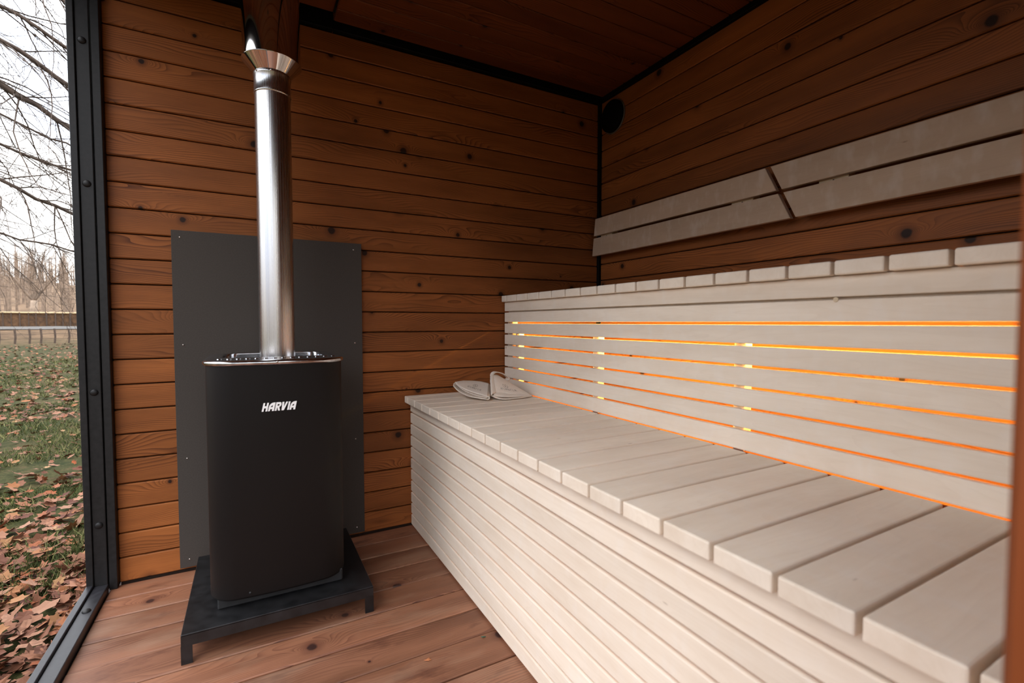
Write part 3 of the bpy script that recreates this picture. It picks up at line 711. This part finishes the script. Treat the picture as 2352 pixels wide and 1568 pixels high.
# (start height on trunk, sky azimuth/elevation passes, radius)
BR = [(5.3, -17.7, 21.8, 6.0, -14.0, 20.2, .020), (4.7, -17.8, 18.5, 6.0, -14.0, 16.9, .022), (3.9, -18.0, 14.2, 6.4, -14.0, 13.6, .012), (3.3, -18.05, 11.3, 6.2, -14.2, 9.9, .016),
      (5.9, -17.7, 24.2, 5.6, -14.0, 23.2, .014), (6.6, -17.6, 28, 5.6, -13.8, 26, .014), (2.6, -18.0, 7.2, 7, -14.0, 6.6, .009), (4.3, -18, 16.4, 6.8, -14, 15.6, .010)]
for (h, a1, e1, d1, a2, e2, r) in BR:
    p0 = T0+Vector((.03, .0, h)); p1 = pol(a1, d1, 1+d1*math.tan(R(e1))); p2 = pol(a2, d1, 1+d1*math.tan(R(e2))); p3 = p1+(p2-p1).normalized()*2.2+Vector((0, 0, -.2))
    pts = [catm([p0, p1, p3], i/40) for i in range(41)]
    pts = [p+Vector((0, rr.gauss(0, .008), rr.gauss(0, .010))) if 0 < i < 40 else p for i, p in enumerate(pts)]
    rad = [r*(1.9-1.6*i/40) for i in range(41)]
    bo = obj('branch', tube(bmesh.new(), pts, rad, 6), M['bark'], nt_, smooth=True)
    bm = bmesh.new()
    for i in range(4, 40):
        for k in range(3 if (i % 2 and -3.0 < pts[i].x < -1.3) else 1):
            t = (pts[i+1]-pts[i-1]).normalized(); d = (t+Vector((rr.gauss(0, .5), rr.gauss(0, .5), rr.gauss(-.2, .55)))).normalized()
            grow(bm, pts[i].copy(), d, rr.uniform(.5, 1.4), min(rad[i]*.35, .006)+.0014, 2, rr, .04, 7, 4, .55, 3, .13)
    tw = obj('twigs', bm, M['bark'], bo); tw['kind'] = 'stuff'
# slender pale tree behind the fence
pt = thing('bare_tree', 'slender pale forked tree standing just behind the screen fence', 'tree', pol(-16.4, 46, .9))
def PP(a, e, d=46): return pol(a, d, 1+d*math.tan(R(e)))
obj('trunk', tube(bmesh.new(), [PP(-16.38, -.1), PP(-16.4, .9), PP(-16.36, 1.85)], [.24, .2, .17], 8), M['bark_pale'], pt, smooth=True)
rr = random.Random(5)
for L_ in ([(-16.36, 1.8), (-16.9, 2.6), (-17.4, 3.5), (-18.0, 4.2), (-19.2, 4.5)], [(-16.34, 1.85), (-15.9, 2.6), (-15.3, 3.5), (-14.6, 4.2), (-13.4, 4.6)], [(-16.36, 1.85), (-16.5, 3.2), (-16.3, 4.6), (-16.5, 6.2)], [(-16.36, 1.85), (-16.1, 3.4), (-15.8, 5.0), (-15.6, 6.0)]):
    pts = [PP(*q) for q in L_]; pts = [catm(pts, i/12) for i in range(13)]; rad = [.10*(1-.065*i) for i in range(13)]
    bo = obj('branch', tube(bmesh.new(), pts, rad, 5), M['bark_far'], pt, smooth=True); bm = bmesh.new()
    for i in range(2, 12):
        for k in range(3): grow(bm, pts[i].copy(), (pts[i+1]-pts[i-1]).normalized()+Vector((rr.gauss(0, .7), rr.gauss(0, .7), rr.gauss(.3, .6))), rr.uniform(1.2, 2.6), .015, 1, rr, -.02, 5, 5, .6, 3, .15)
    tw = obj('twigs', bm, M['bark_far'], bo); tw['kind'] = 'stuff'
# wood beyond the fence: each tree an object
rr = random.Random(21)
protos = []
for k in range(9):
    bm = bmesh.new(); H = rr.uniform(6.5, 9.5)
    lean = Vector((rr.gauss(0, .3), rr.gauss(0, .3), 0))
    pts = [Vector((0, 0, -.5)), Vector((0, 0, H*.3))+lean*.3, Vector((0, 0, H*.65))+lean*.8, Vector((0, 0, H))+lean]
    tube(bm, pts, [.19, .15, .09, .02], 6)
    for i in range(24):
        t = rr.uniform(.25, .97); p = catm(pts, t); grow(bm, p, Vector((rr.gauss(0, .6), rr.gauss(0, .6), rr.uniform(.3, 1.2))), rr.uniform(.7, 2.0)*(1.2-t*.6), .03, 1, rr, -.04, 4, 4, .5, 3, .12)
    me = mesh(bm, 'forest_tree'); me.materials.append(M['bark_pale'] if k % 3 == 0 else M['bark_far']); protos.append(me)
spots = []
tries = 0
while len(spots) < 230 and tries < 20000:
    tries += 1; i = len(spots)
    a = rr.uniform(-20.5, -12) if i < 110 else rr.uniform(-65, -5); d = rr.uniform(50, 90) if i % 3 else rr.uniform(90, 150)
    p = pol(a, d, 0)
    if all((p-q).length > 2.1 for q in spots): spots.append(p)
for i, p in enumerate(spots):
    d = p.length; o = bpy.data.objects.new('forest_tree', rr.choice(protos)); COL.objects.link(o)
    o.matrix_basis = Matrix.Translation((p.x, p.y, terr(p.x, p.y))) @ Matrix.Rotation(rr.uniform(0, 6.28), 4, 'Z') @ Matrix.Scale(rr.uniform(.5, .72)*(1 if d < 70 else 1.1), 4)
    if o.data.materials[0] == M['bark_pale']: tag(o, 'pale-barked bare tree in the wood beyond the fence', 'tree', 'pale bare trees of the far wood')
    else: tag(o, 'brown bare tree in the wood beyond the fence', 'tree', 'brown bare trees of the far wood')
